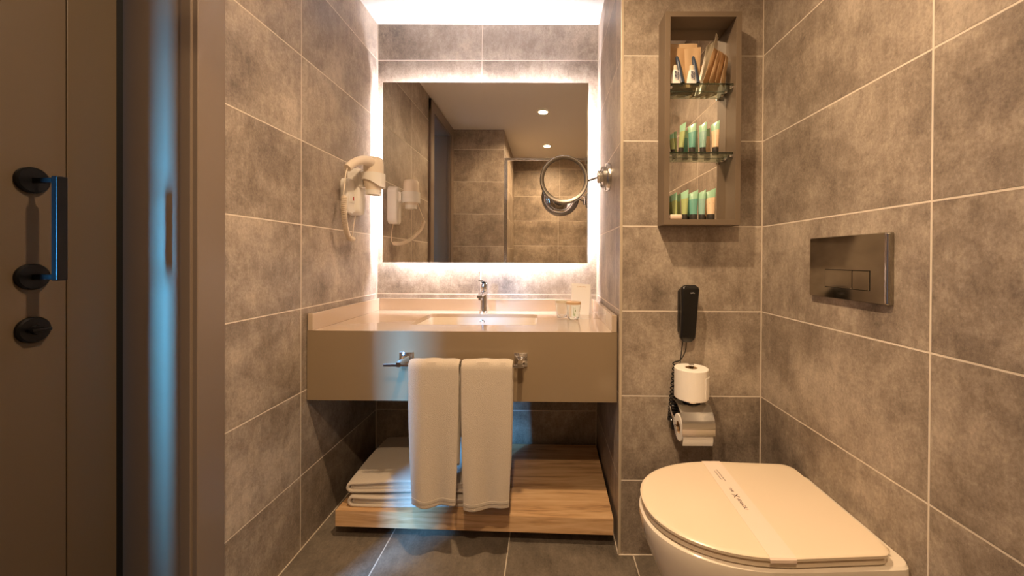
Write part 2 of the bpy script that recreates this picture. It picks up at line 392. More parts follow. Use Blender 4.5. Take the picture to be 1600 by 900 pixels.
bm = bmesh.new(); lathe(bm, [(.008, 0), (.008, .001)], (.573, -.1395, .748), 'y', 20); obj('overflow_shade_disc', bm, 'hole', ofl)  # dark disc, no real opening: the shade of the hole is its colour
bm = bmesh.new(); lathe(bm, [(.021, 0), (.021, .002), (.017, .004), (.002, .005)], (.583, -.286, ZV-.1495), 'z', 28); obj('drain', bm, 'chrome', van)

# faucet
fx, fy = .571, -.078
fa = thing('faucet', (fx, fy, ZV+.0005), 'chrome single-lever tap at the back of the sink', 'faucet')
bm = bmesh.new(); lathe(bm, [(.024, 0), (.024, .004), (.0195, .007), (.0185, .02), (.018, .098), (.0175, .104), (.014, .107)], (fx, fy, ZV), 'z', 32); obj('tap_body', bm, 'chrome', fa)
bm = bmesh.new(); sp = []
for t in range(9):
    k = t/8; y = fy-.005-.118*k; z = ZV+.094-.004*k+.010*math.sin(k*PI)*.6; w = .030-.004*k; hh = .019-.006*k
    sp.append([(fx+a, y, z+b) for a, b in rrect(w, hh, .005, 3)])
loft(bm, sp); lathe(bm, [(.010, -.014), (.010, 0)], (fx, fy-.112, ZV+.088), 'z', 20); obj('spout', bm, 'chrome', fa)
bm = bmesh.new(); lathe(bm, [(.0165, .1075), (.0165, .112), (.0175, .114), (.0175, .140), (.015, .147), (.008, .149)], (fx, fy, ZV), 'z', 32)
lv = []
for t in range(8):
    k = t/7; lv.append([(fx-.006*k+a, fy+.012-.085*k, ZV+.148+.016*k+b) for a, b in rrect(.026-.006*k, .007-.003*k, .002-.001*k, 2)])
loft(bm, lv); obj('lever', bm, 'chrome', fa)

# towel rail
YB = -.648; zb = .681
tr = thing('towel_rail', (.575, VF, .66), 'chrome towel bar with two square mounts on the vanity front', 'towel rail')
for x in (.369, .790):
    bm = bmesh.new(); box(bm, x-.024, x+.024, VF-.0085, VF-.0006, .686-.025, .686+.025, .0025)
    box(bm, x-.019, x+.019, VF-.012, VF-.008, .686-.020, .686+.020, .002)
    m_ = obj('mount', bm, 'chrome', tr)
    bm = bmesh.new(); loft(bm, [[(x+a, y, .684+b) for a, b in rrect(w, w, .003, 3)] for y, w in ((VF-.012, .030), (VF-.03, .018), (YB-.007, .016))]); obj('post', bm, 'chrome', m_)
bm = bmesh.new(); box(bm, .315, .806, YB-.004, YB+.004, zb-.0045, zb+.0045, .001); obj('rail_bar', bm, 'chrome', tr, smooth=False)

# hanging towels
def hanging_towel(name, x0, x1, zf, zbk, shift, ph, label):
    t = thing(name, ((x0+x1)/2, YB, min(zf, zbk)), label, 'towel', 'towels hanging on the rail')
    def ribbon(rad, zf_, zb_, th, w0, nm, mat, zlo=None):
        NX, NS = 28, 70; bm = bmesh.new(); zc = zb+.002
        Lf = zc-zf_; Lb = zc-zb_; arc = PI*rad; tot = Lf+arc+Lb
        s0 = 0; rows = []
        ss = [i/NS*tot for i in range(NS+1)] if zlo is None else [i/6*zlo for i in range(7)]
        for s in ss:
            row = []
            for i in range(NX+1):
                u = i/NX*2-1
                if s < Lf: y = YB-rad; z = zf_+s; d = Lf-s
                elif s < Lf+arc: a = (s-Lf)/rad; y = YB-rad*math.cos(a); z = zc+rad*math.sin(a); d = 0
                else: y = YB+rad; z = zc-(s-Lf-arc); d = s-Lf-arc
                k = min(1, d/.45)
                w = (x1-x0)/2*w0*(1-.12*k*k) ; x = (x0+x1)/2+u*w + shift*k*k
                sg = -1 if s < Lf+arc/2 else .35
                y += sg*(k*.007*math.sin(u*2.6+ph)+k*k*.010*math.sin(u*4.7+ph*2)) + sg*.006*k*(u*u)
                if d > 0:
                    wob = .004*math.sin(u*2.8+ph)+.0015*math.sin(u*6+ph); z -= wob*k*k*1.2
                else: z += -.006*abs(u)**5 + .0012*math.sin(u*7+ph)
                z += .0
                row.append((x, y, z))
            rows.append(row)
        V = [[bm.verts.new(p) for p in r] for r in rows]
        for a, b in zip(V, V[1:]):
            for i in range(NX): bm.faces.new((a[i], a[i+1], b[i+1], b[i]))
        o = obj(nm, bm, mat, t)
        md = o.modifiers.new('thickness', 'SOLIDIFY'); md.thickness = th; md.offset = 0
        b2 = o.modifiers.new('soft', 'BEVEL'); b2.width = th*.42; b2.segments = 3; b2.limit_method = 'ANGLE'; b2.angle_limit = math.radians(50)
        return o
    ribbon(.0195, zf, zbk, .009, 1.0, 'outer_fold', 'towel')
    ribbon(.0105, zf+.012, zbk+.01, .008, .975, 'inner_fold', 'towel')
    ribbon(.0248, zf+.016, zbk, .0016, 1.002, 'hem_band', 'hem', zlo=.010)
    return t
hanging_towel('hand_towel', .408, .583, .205, .32, .003, 2.0, 'left one of the two white towels hanging over the chrome rail')
hanging_towel('hand_towel', .590, .767, .196, .31, .002, 2.5, 'right one of the two white towels hanging over the chrome rail')

# oak shelf under the vanity
sh = thing('low_shelf', (.61, -.32, 0), 'thick light oak board floating low above the floor under the vanity', 'shelf')
bm = bmesh.new()
P = [(.094, -.553), (1.131, -.586), (1.139, -.035), (.108, -.02)]
loft(bm, [[(x, y, z) for x, y in P] for z in (.047, .108)]); bmesh.ops.bevel(bm, geom=bm.edges[:], offset=.0012, segments=2, affect='EDGES')
obj('board', bm, 'oak', sh, smooth=False)
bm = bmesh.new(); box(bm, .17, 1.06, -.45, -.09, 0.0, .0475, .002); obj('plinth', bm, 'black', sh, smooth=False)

# folded bath towels
def folded_towel(z0, x0, x1, y0, y1, H, ph, label):
    t = thing('bath_towel', ((x0+x1)/2, (y0+y1)/2, z0), label, 'towel', 'folded bath towels on the shelf')
    def U(xl, xr, za, zc_, th, nm, yy0, yy1):
        path = []; n = 16
        zm = (za+zc_)/2; r = (zc_-za)/2-th/2
        outer = []; 
        NXs = 22
        for i in range(NXs+1): outer.append((xr-(xr-xl-r-th/2)*i/NXs, za+th/2))
        for i in range(1, n): a = -PI/2-PI*i/n; outer.append((xl+th/2+r+r*math.cos(a)*1.0, zm+r*math.sin(a)))
        for i in range(NXs+1): outer.append((xl+r+th/2+(xr-xl-r-th/2)*i/NXs, zc_-th/2))
        NY = 20; bm = bmesh.new(); V = []
        for j in range(NY+1):
            v = j/NY; y = yy0+(yy1-yy0)*v; row = []
            for i, (x, z) in enumerate(outer):
                hfac = (z-z0)/H
                zz = z+ .0025*math.sin(x*17+ph+v*2)*hfac + .003*math.sin(x*9+ph*2)*hfac - .006*hfac*(max(0, .12-v)/.12)**2
                dy = .004*math.sin(x*13+ph+i*.05)*(1-v)
                row.append(bm.verts.new((x+.018*v*hfac*0+.004*math.sin(v*5+ph), y+dy, zz)))
            V.append(row)
        for a, b in zip(V, V[1:]):
            for i in range(len(outer)-1): bm.faces.new((a[i], a[i+1], b[i+1], b[i]))
        o = obj(nm, bm, 'towel', t)
        md = o.modifiers.new('thickness', 'SOLIDIFY'); md.thickness = th; md.offset = 0
        b2 = o.modifiers.new('soft', 'BEVEL'); b2.width = th*.45; b2.segments = 3; b2.limit_method = 'ANGLE'; b2.angle_limit = math.radians(50)
    th = H/4-.0004
    U(x0, x1, z0, z0+H, th, 'outer_fold', y0, y1)
    U(x0+.016, x1-.004, z0+th+.0006, z0+H-th-.0006, th-.0003, 'inner_fold', y0+.006, y1-.004)
folded_towel(.109, .128, .572, -.535, -.16, .044, .4, 'bottom one of the two white folded bath towels on the oak shelf')
folded_towel(.160, .118, .566, -.528, -.17, .048, 1.7, 'top one of the two white folded bath towels on the oak shelf')

# ------------------------------------------------------------------ backlit mirror
mx0, mx1, mz0, mz1 = .051, 1.088, 1.034, 1.943
mi = thing('backlit_mirror', (.57, 0, mz0), 'large square frameless wall mirror lit from behind over the sink', 'mirror')
bm = bmesh.new(); box(bm, mx0, mx1, -.052, -.047, mz0, mz1, .0006, 1); obj('mirror_glass', bm, 'mirror', mi, smooth=False)
INS = .055
bm = bmesh.new(); box(bm, mx0+INS, mx1-INS, -.0468, -.0015, mz0+INS, mz1-INS, .001); obj('backing_box', bm, 'white', mi, smooth=False)
a0, a1, b0, b1 = mx0+INS, mx1-INS, mz0+INS, mz1-INS
for bx_ in ((a0-.004, a0, -.036, -.012, b0, b1), (a1, a1+.004, -.036, -.012, b0, b1), (a0, a1, -.036, -.012, b0-.004, b0), (a0, a1, -.036, -.012, b1, b1+.004)):
    bm = bmesh.new(); box(bm, *bx_); obj('led_strip', bm, 'led', mi, smooth=False)

# magnifying mirror on swing arm
rc = Vector((.957, -.29, 1.405))
mg = thing('magnifying_mirror', (XR, -.37, 1.34), 'round satin steel magnifying mirror on an arm fixed to the right niche wall', 'mirror')
bm = bmesh.new(); lathe(bm, [(.058, -.0005), (.058, -.014), (.055, -.018), (.044, -.019), (.044, -.032), (.040, -.036), (.012, -.036)], (XR, -.37, 1.40), 'x', 44); obj('wall_plate', bm, 'satin', mg)
bm = bmesh.new(); box(bm, XR-.052, XR-.034, -.380, -.360, 1.378, 1.420, .002); lathe(bm, [(.007, -.026), (.007, .026)], (XR-.044, -.37, 1.40), 'z', 20); obj('hinge_block', bm, 'chrome', mg)
bm = bmesh.new(); tube(bm, smoothpath([(XR-.05, -.370, 1.398), (XR-.062, -.350, 1.398), (rc.x+.104, rc.y-.002, 1.400)], 6), .0042, 12); obj('swing_arm', bm, 'ringsteel', mg)
R = Matrix.Translation(rc) @ Matrix.Rotation(math.radians(-.9), 4, 'X')
def ringpart(fn, name, mat):
    bm = bmesh.new(); fn(bm); bmesh.ops.transform(bm, matrix=R, verts=bm.verts); return obj(name, bm, mat, mg)
ringpart(lambda b: lathe(b, [(.0885, -.008), (.095, -.0115), (.102, -.012), (.1065, -.008), (.1075, 0), (.1065, .008), (.102, .012), (.095, .0115), (.0885, .008), (.0885, -.008)], (0,0,0), 'y', 72, False, False), 'ring_frame', 'ringsteel')
ringpart(lambda b: lathe(b, [(.0886, -.0060), (.0886, -.0055)], (0,0,0), 'y', 64), 'front_glass', 'mirror')
ringpart(lambda b: lathe(b, [(.0886, .0055), (.080, .0120), (.074, .0125), (.070, .0095), (.050, .0160), (.044, .0160), (.040, .0125), (.001, .0135)], (0,0,0), 'y', 64), 'back_shell', 'chrome')

# ------------------------------------------------------------------ hair dryer and wall holder
hd = thing('dryer_holder', (0, -.285, 1.247), 'white wall holder with shaver socket for the hair dryer, left niche wall', 'wall holder')
bm = bmesh.new(); prof = rrect(.066, .211, .030, 8)
# upright rounded slab on the wall
lv = []
for x, k in ((.0005, 0), (.040, 0), (.048, .003), (.052, .009)):
    lv.append([(x, -.262+a*(1-2*k/.066), 1.352+b*(1-2*k/.211)) for a, b in prof])
loft(bm, lv); obj('wall_box', bm, 'white', hd)
bm = bmesh.new(); lv = []
for x, k in ((.0005, 0), (.026, 0), (.031, .004)):
    lv.append([(x, -.318+a*(1-2*k/.066), 1.325+b*(1-2*k/.15)) for a, b in rrect(.066, .15, .022, 8)])
loft(bm, lv); sb = obj('socket_box', bm, 'white', hd)
bm = bmesh.new(); box(bm, .0305, .0345, -.340, -.297, 1.295, 1.338, .0015); so = obj('shaver_socket', bm, 'white', sb)
bm = bmesh.new(); box(bm, .034, .0352, -.312, -.304, 1.306, 1.322); obj('socket_mark', bm, 'red', so)
bc = Vector((.112, -.286, 0))
bm = bmesh.new()      # cradle: an open cup ring around the barrel plus its bracket
NC = 40; ro, ri = .049, .0445
outl = []
for r_ in (ro, ri):
    top = [(bc.x+r_*math.cos(2*PI*k/NC), bc.y+r_*math.sin(2*PI*k/NC), 1.428) for k in range(NC)]
    bot = [(bc.x+r_*math.cos(2*PI*k/NC), bc.y+r_*math.sin(2*PI*k/NC), 1.368+.030*max(0, math.cos(2*PI*k/NC+2.2))) for k in range(NC)]
    outl.append((top, bot))
loft(bm, [outl[0][1], outl[0][0], outl[1][0], outl[1][1], outl[0][1]], False, False)
bmesh.ops.remove_doubles(bm, verts=bm.verts, dist=1e-5)
loft(bm, [[(x, -.272+a, 1.398+b) for a, b in rrect(w, hh, .008, 3)] for x, w, hh in ((.050, .050, .060), (.068, .046, .056))])
obj('cradle', bm, 'white', hd)

dr = thing('hair_dryer', (bc.x, bc.y, 1.335), 'cream-white hair dryer with coiled cord hanging nose down in its holder', 'hair dryer')
bm = bmesh.new(); lathe(bm, [(.001, 1.503), (.020, 1.502), (.034, 1.497), (.040, 1.488), (.0415, 1.47), (.0415, 1.40), (.039, 1.375), (.0335, 1.368), (.0325, 1.355)], (bc.x, bc.y, 0), 'z', 36); obj('barrel', bm, 'cream', dr)
bm = bmesh.new(); lathe(bm, [(.0322, 1.372), (.0322, 1.335), (.0285, 1.335), (.0285, 1.36)], (bc.x, bc.y, 0), 'z', 36, False, True); nz = obj('nozzle', bm, 'white', dr)
strokes('maker_mark', .014, .005, 3, 'grey', nz, basis((0,1,0),(0,0,1),(1,0,0), (bc.x+.0322, bc.y, 1.345)))
bm = bmesh.new()
hp = smoothpath([(.112, -.295, 1.466), (.110, -.335, 1.472), (.104, -.385, 1.462), (.096, -.430, 1.440), (.088, -.462, 1.412)], 7)
nh = len(hp)
tube(bm, hp, [.026-.011*(i/(nh-1))-.002*math.sin(PI*i/(nh-1)) for i in range(nh)], 20); obj('handle', bm, 'cream', dr)
bm = bmesh.new(); thin1 = smoothpath([(.088, -.462, 1.412), (.088, -.474, 1.385), (.098, -.500, 1.34), (.106, -.522, 1.302), (.108, -.524, 1.292)], 6)
tube(bm, thin1, .0024, 8)
cl = smoothpath([(.108, -.524, 1.292), (.095, -.500, 1.235), (.066, -.430, 1.175), (.036, -.345, 1.142), (.017, -.273, 1.139)], 60)
pr = []; nrm = Vector((0,0,1)); turns = 40
for i, p in enumerate(cl):
    t = (cl[min(i+1, len(cl)-1)]-cl[max(i-1, 0)]).normalized(); n_ = (nrm-t*nrm.dot(t)).normalized(); b_ = t.cross(n_)
    a = 2*PI*turns*i/(len(cl)-1)
    pr.append((p, n_, b_, a))
# finer sampling for the helix
hel = []
M_ = len(cl)-1
for s in range(turns*12+1):
    f = s/(turns*12)*M_; i = min(int(f), M_-1); k = f-i
    p = cl[i].lerp(cl[i+1], k); n_ = pr[i][1]; b_ = pr[i][2]; a = 2*PI*s/12
    tap = min(1, .35+s/24, .35+(turns*12-s)/24)
    hel.append(p+(n_*math.cos(a)+b_*math.sin(a))*.0080*tap)
tube(bm, hel, .0030, 6)
thin2 = smoothpath([(.017, -.273, 1.139), (.010, -.268, 1.150), (.012, -.262, 1.20), (.020, -.262, 1.2475)], 8)
tube(bm, thin2, .0024, 8)
obj('cord', bm, 'cream', dr)

# ------------------------------------------------------------------ tumblers, tent card
def tumbler(x, y, lab, lidmat):
    t = thing('tumbler', (x, y, ZV+.0004), lab, 'glass', 'tumblers on the counter')
    bm = bmesh.new(); z = ZV+.0006
    lathe(bm, [(.001, z), (.020, z), (.024, z+.004), (.031, z+.055), (.032, z+.066), (.0302, z+.066), (.029, z+.055), (.022, z+.012), (.001, z+.010)], (x, y, 0), 'z', 40)
    obj('glass_cup', bm, 'glass', t)
    bm = bmesh.new(); lathe(bm, [(.033, z+.0662), (.033, z+.0755), (.0315, z+.077), (.001, z+.077)], (x, y, 0), 'z', 40); obj('paper_lid', bm, lidmat, t)
tumbler(.955, -.200, 'clear glass tumbler with paper cap, left behind the other tumbler', 'pale')
tumbler(1.004, -.268, 'clear glass tumbler with tan paper cap, in front of the white card', 'kraft2')
tc_ = thing('tent_card', (1.05, -.10, ZV), 'white folded tent card standing behind the two tumblers', 'card')
A = Vector((1.000, -.125, ZV+.0008)); B = Vector((1.086, -.150, ZV+.0008)); TA = Vector((1.006, -.100, ZV+.150)); TB = Vector((1.096, -.126, ZV+.146)); CA = Vector((1.018, -.060, ZV+.0008)); CB = Vector((1.108, -.090, ZV+.0008))
def sheet(q, name, mat, parent, th=.0006):
    bm = bmesh.new(); n = (q[1]-q[0]).cross(q[3]-q[0]).normalized()*th/2
    loft(bm, [[tuple(p-n) for p in q], [tuple(p+n) for p in q]]); return obj(name, bm, mat, parent, smooth=False)
fr = sheet([A, B, TB, TA], 'front_leaf', 'paper', tc_); sheet([CA, CB, TB, TA], 'rear_leaf', 'paper', tc_)
ux = (B-A).normalized(); uy = (TA-A).normalized(); un = ux.cross(uy).normalized()
if un.y > 0: un = -un
strokes('card_title', .044, .006, 7, 'kraft2', fr, basis(ux, uy, un, tuple(A+ux*.050+uy*.135+un*.0006)))
strokes('leaf_print', .016, .010, 2, 'green_ink', fr, basis(ux, uy, un, tuple(A+ux*.022+uy*.028+un*.0006)))

# ------------------------------------------------------------------ wall cabinet
c0, c1, cz0, cz1, cyf, cyb = 1.275, 1.531, 1.172, 1.886, -.692, YP-.0008
wt = .018
cb = thing('wall_cabinet', ((c0+c1)/2, YP, cz0), 'open taupe wall cabinet with mirrored back and glass shelves above the phone', 'cabinet')
bm = bmesh.new(); box(bm, c0, c0+wt, cyf, cyb, cz0, cz1, .0008); obj('side_panel', bm, 'cabinet', cb, smooth=False)
bm = bmesh.new(); box(bm, c1-wt, c1, cyf, cyb, cz0, cz1, .0008); obj('side_panel', bm, 'cabinet', cb, smooth=False)
bm = bmesh.new(); box(bm, c0+wt, c1-wt, cyf, cyb, cz1-wt, cz1, .0008); obj('top_panel', bm, 'cabinet', cb, smooth=False)
bm = bmesh.new(); box(bm, c0+wt, c1-wt, cyf, cyb, cz0, cz0+wt, .0008); obj('bottom_panel', bm, 'cabinet', cb, smooth=False)
bm = bmesh.new(); box(bm, c0+wt+.0005, c1-wt-.0005, cyb-.0045, cyb-.0005, cz0+wt+.0005, cz1-wt-.0005); obj('mirror_back', bm, 'mirror2', cb, smooth=False)
IZ0 = cz0+wt
S1, S2 = 1.652, 1.419       # shelf top heights
for zs in (S1, S2):
    bm = bmesh.new(); box(bm, c0+wt+.002, c1-wt-.002, cyf+.012, cyb-.006, zs-.005, zs, .0008, 1); g_ = obj('glass_shelf', bm, 'sglass', cb, smooth=False)
    for sx in (-1, 1):
        for yy in (-.672, -.634):
            xw = c0+wt+.0006 if sx < 0 else c1-wt-.0006
            bm = bmesh.new(); lathe(bm, [(.005, 0), (.005, -sx*.010), (.0035, -sx*.012)], (xw, yy, zs-.0105), 'x', 18); obj('shelf_peg', bm, 'chrome', g_)

# gel tubes
def squeeze_tube(x, y, z, h, w, rz, body, top, label, lean=0):
    t = thing('gel_tube', (x, y, z), label, 'toiletry tube', 'cosmetic tubes in the wall cabinet')
    t.rotation_euler = (0, lean, rz)
    def loc(bm):    # built at the origin, then parented
        return bm
    cap_h = h*.20
    def add(bm, name, mat, par=None):
        o = obj(name, bm, mat, par or t); return o
    # temporarily treat thing as unrotated: obj() only subtracts its location
    bm = bmesh.new(); lathe(bm, [(w*.40, 0), (w*.42, .001), (w*.42, cap_h*.9), (w*.40, cap_h), (w*.2, cap_h)], (x, y, z), 'z', 24); add(bm, 'cap', 'cap')
    SL = .0 if w < .019 else .45
    def sec(k):     # k 0..1 from cap to crimp
        a = w*.44+(w*.56-w*.44)*k; b = w*.42*(1-k)**.75+.0008
        return [(x+a*math.cos(2*PI*i/24), y+b*math.sin(2*PI*i/24), z+cap_h+.0004+(h-cap_h)*k+SL*k**3*a*math.cos(2*PI*i/24)) for i in range(24)]
    bm = bmesh.new(); loft(bm, [sec(k*.68/8) for k in range(9)]); add(bm, 'tube_body', body)
    bm = bmesh.new(); loft(bm, [sec(.68+.32*k/5) for k in range(6)]); add(bm, 'tube_top', top)
    # printed line
    bm = bmesh.new(); yy = y-w*.42*(1-.50)**.75-.0004
    box(bm, x-w*.22, x+w*.22, yy-.0002, yy+.0006, z+h*.56, z+h*.575); box(bm, x-w*.12, x+w*.12, yy-.0002, yy+.0006, z+h*.53, z+h*.537)
    add(bm, 'print', 'slate')
    return t
ty = -.655
up_ = [(1.3165, .070, .018, -.9, 'yellowgreen', 'lightgreen', 'short yellow-green tube leaning at the left end of the upper tube row', -.12),
       (1.342, .101, .021, -.8, 'yellowgreen', 'lightgreen', 'tall yellow-green tube, second from the left in the upper tube row', .08),
       (1.381, .100, .026, -.45, 'teal', 'lightgreen', 'dark teal tube in the middle of the upper tube row', 0),
       (1.418, .103, .025, -.5, 'aqua', 'lightgreen', 'pale teal tube, second from the right in the upper tube row', 0),
       (1.461, .108, .026, -.5, 'creamgel', 'lightgreen', 'cream tube with mint top at the right end of the upper tube row', 0)]
for x, h_, w, rz, b_, t_, lab, ln in up_: squeeze_tube(x, ty, S2+.0006, h_, w*.96, rz, b_, t_, lab, ln)
lo_ = [(1.330, .094, .020, -.7, 'yellowgreen', 'lightgreen', 'slim yellow-green tube behind the soap on the cabinet floor', -.05, -.640),
       (1.357, .100, .024, -.5, 'yellowgreen', 'lightgreen', 'yellow-green tube right of the soap on the cabinet floor', 0, -.655),
       (1.387, .098, .030, -.2, 'teal', 'lightgreen', 'dark teal tube in the middle of the cabinet floor', 0, -.655),
       (1.416, .099, .025, -.4, 'aqua', 'lightgreen', 'pale teal tube, second from the right on the cabinet floor', 0, -.655),
       (1.447, .104, .031, -.15, 'creamgel', 'lightgreen', 'cream tube with mint top at the right end of the cabinet floor', 0, -.655)]
for x, h_, w, rz, b_, t_, lab, ln, yy in lo_: squeeze_tube(x, yy, IZ0+.0006, h_, w*.96, rz, b_, t_, lab, ln)
bm = bmesh.new(); box(bm, 1.297, 1.341, -.684, -.660, IZ0+.0005, IZ0+.0185, .006, 4); tag(obj('soap_bar', bm, 'soap'), 'small wrapped cream soap bar at the left front of the cabinet floor', 'soap')

# kraft packets
def packet(name, P4, th, mat, label, cat='packet', puff=1, group='kraft paper packets on the top glass shelf', seed=0):
    """P4: bottom-left, bottom-right, top-right, top-left corners of the packet's middle"""
    a, b, c, d = [Vector(p) for p in P4]; n = (b-a).cross(d-a).normalized()
    if n.y > 0: n = -n
    NU, NV = 12, 16; bm = bmesh.new(); sides = []
    for sg in (1, -1):
        V = []
        for j in range(NV+1):
            row = []
            for i in range(NU+1):
                u, v = i/NU, j/NV; p = (a*(1-u)+b*u)*(1-v)+(d*(1-u)+c*u)*v
                e = (math.sin(PI*u)**.6)*(math.sin(PI*v)**.5)*puff
                wv = .0014*math.sin(u*9+seed)*math.sin(v*6+seed*2)
                row.append(bm.verts.new(p+n*(sg*(th/2*e+.0003)+wv)))
            V.append(row)
        for r0, r1 in zip(V, V[1:]):
            for i in range(NU): bm.faces.new((r0[i], r0[i+1], r1[i+1], r1[i]))
        sides.append(V)
    F_, B_ = sides
    for i in range(NU):
        bm.faces.new((F_[0][i], F_[0][i+1], B_[0][i+1], B_[0][i])); bm.faces.new((F_[-1][i], F_[-1][i+1], B_[-1][i+1], B_[-1][i]))
    for j in range(NV):
        bm.faces.new((F_[j][0], F_[j+1][0], B_[j+1][0], B_[j][0])); bm.faces.new((F_[j][-1], F_[j+1][-1], B_[j+1][-1], B_[j][-1]))
    o = obj(name, bm, mat); tag(o, label, cat, group if group else None); return o
z1 = S1+.001
packet('paper_packet', [(1.296, -.634, z1), (1.400, -.634, z1), (1.408, -.629, z1+.160), (1.296, -.629, z1+.158)], .004, 'kraft2', 'brown paper packet at the back left, its top showing behind the front ones', seed=1)
packet('paper_packet', [(1.297, -.648, z1), (1.366, -.650, z1), (1.362, -.640, z1+.138), (1.300, -.640, z1+.142)], .006, 'kraft', 'brown paper packet standing behind the left toothpaste', seed=2)
packet('paper_packet', [(1.360, -.650, z1), (1.404, -.652, z1), (1.416, -.640, z1+.142), (1.356, -.643, z1+.134)], .006, 'kraft2', 'brown paper packet standing behind the right toothpaste', seed=3)
packet('paper_packet', [(1.418, -.664, z1), (1.434, -.632, z1), (1.480, -.630, z1+.182), (1.460, -.662, z1+.178)], .004, 'pale', 'tall pale glossy packet leaning right, highest thing on the top shelf', seed=4)
packet('paper_packet', [(1.404, -.684, z1), (1.432, -.655, z1), (1.470, -.655, z1+.120), (1.442, -.684, z1+.116)], .008, 'kraft', 'leftmost brown packet of the leaning bunch at the right of the top shelf', seed=5)
packet('paper_packet', [(1.424, -.684, z1), (1.454, -.652, z1), (1.487, -.652, z1+.114), (1.457, -.684, z1+.108)], .008, 'kraft2', 'middle brown packet of the leaning bunch at the right of the top shelf', seed=6)
packet('paper_packet', [(1.445, -.684, z1), (1.474, -.650, z1), (1.498, -.650, z1+.108), (1.469, -.684, z1+.100)], .007, 'kraft', 'brown packet next to the right side panel on the top shelf', seed=7)
packet('paper_packet', [(1.466, -.684, z1), (1.492, -.650, z1), (1.506, -.650, z1+.098), (1.482, -.684, z1+.094)], .005, 'kraft2', 'rightmost thin brown packet touching the side panel on the top shelf', seed=8)
# toothpaste and the slate blue toothbrushes leaning behind
def toothpaste(x, label, dx):
    t = thing('toothpaste_tube', (x, -.675, z1), label, 'toothpaste', 'toothpaste tubes on the top glass shelf')
    def sec(k, w, d): return [(x+dx*k+w*math.cos(2*PI*i/20), -.675+.014*k+d*math.sin(2*PI*i/20), z1+.0006+.066*k) for i in range(20)]
    bm = bmesh.new(); loft(bm, [sec(0, .0165, .0008), sec(.25, .0150, .003), sec(.5, .0125, .005), sec(.72, .0100, .0068)]); b_ = obj('tube_body', bm, 'paper', t)
    bm = bmesh.new(); loft(bm, [sec(.722, .0085, .0072), sec(.98, .0078, .0066), sec(1, .0070, .006)]); obj('tube_cap', bm, 'pale', t)
    up3 = Vector((dx, .014, .066)).normalized(); rx = Vector((1, 0, 0)); nn = Vector((0, -1, .30)).normalized()
    M = basis(up3, -rx, nn, (x+dx*.42, -.675+.014*.42-.0062, z1+.030))
    strokes('label_print', .030, .0080, 6, 'blue_ink', b_, M, .0006)
    M = basis(up3, -rx, nn, (x+dx*.36+.0075, -.675+.014*.36-.0052, z1+.027))
    strokes('label_print', .030, .0035, 9, 'blue_ink', b_, M, .0006)
toothpaste(1.3165, 'white toothpaste tube with blue print, left one on the top shelf', .002)
toothpaste(1.3700, 'white toothpaste tube with blue print, right one on the top shelf', .006)
def brush(x, label, dx):
    bm = bmesh.new()
    tube(bm, [(x, -.664, z1+.004), (x+dx*.3, -.661, z1+.03), (x+dx*.7, -.657, z1+.075), (x+dx*.95, -.653, z1+.098), (x+dx, -.652, z1+.102)], [.0105, .0095, .0070, .0052, .0030], 14)
    tag(obj('toothbrush_case', bm, 'slate'), label, 'toothbrush case', 'slate blue cases on the top glass shelf')
brush(1.341, 'slate blue tapering case leaning right of the left toothpaste', -.014)
brush(1.393, 'slate blue tapering case leaning right of the right toothpaste', -.010)

# ------------------------------------------------------------------ phone
ph = thing('wall_phone', (1.372, YP, .770), 'black wall phone with its handset hung up and a coiled cord', 'phone')
bm = bmesh.new(); lv = []
for y, k in ((YP-.0006, .0), (YP-.018, 0), (YP-.022, .003)): lv.append([(1.370+a*(1-k*20), y, .872+b*(1-k*6)) for a, b in rrect(.044, .160, .012, 5)])
loft(bm, lv); obj('cradle', bm, 'phone', ph)
bm = bmesh.new(); lv = []
for t in range(25):
    k = t/24; z = .772+.196*k
    e = min(1, math.sin(min(1, k/.09)*PI/2)*.999+.001, math.sin(min(1, (1-k)/.07)*PI/2)*.999+.001); e = .55+.45*e
    w = (.052+.012*k)*(1-.06*math.sin(PI*k))*e; d = (.019+.010*abs(2*k-1)**2)*e
    cx = 1.3675+.0085*k; cy = YP-.040-.006*math.sin(PI*k)
    lv.append([(cx+a, cy+b, z) for a, b in rrect(w, d, min(w, d)*.33, 4)])
loft(bm, lv); hs = obj('handset', bm, 'phone', ph)
strokes('handset_logo', .014, .0038, 4, 'paper', hs, basis((1,0,0),(0,0,1),(0,-1,0), (1.381, YP-.0550, .9415)))
bm = bmesh.new()
tube(bm, smoothpath([(1.366, YP-.040, .774), (1.364, YP-.040, .745), (1.360, YP-.03, .722), (1.352, YP-.028, .708), (1.343, YP-.026, .700)], 6), .0018, 8)
hel = []; turns = 17
for s in range(turns*14+1):
    k = s/(turns*14); z = .700-.205*(1-(1-k)**1.6); a = 2*PI*s/14; r_ = .0070+.0060*math.sin(min(1, k*1.6)*PI/2)
    hel.append((1.336-.010*k+r_*math.cos(a)*1.25, YP-.022+r_*math.sin(a), z))
tube(bm, hel, .0023, 6)
tube(bm, smoothpath([hel[-1], (1.340, YP-.020, .480), (1.340, YP-.018, .500), (1.345, YP-.014, .60), (1.356, YP-.012, .70), (1.366, YP-.012, .79)], 8), .0018, 8)
hel2 = []
for s in range(18*14+1):
    k = s/(18*14); a = 2*PI*s/14+1; hel2.append((1.350+.0-.010*k+.008*math.cos(a), YP-.016+.008*math.sin(a), .655-.155*k))
tube(bm, hel2, .0017, 6)
obj('coiled_cord', bm, 'phone', ph)
bm = bmesh.new(); lathe(bm, [(.004, -.019), (.010, -.016), (.0115, -.004), (.0115, .006), (.008, .012), (.003, .014)], (1.332, YP-.022, .478), 'z', 20); obj('cord_boot', bm, 'phone', ph)

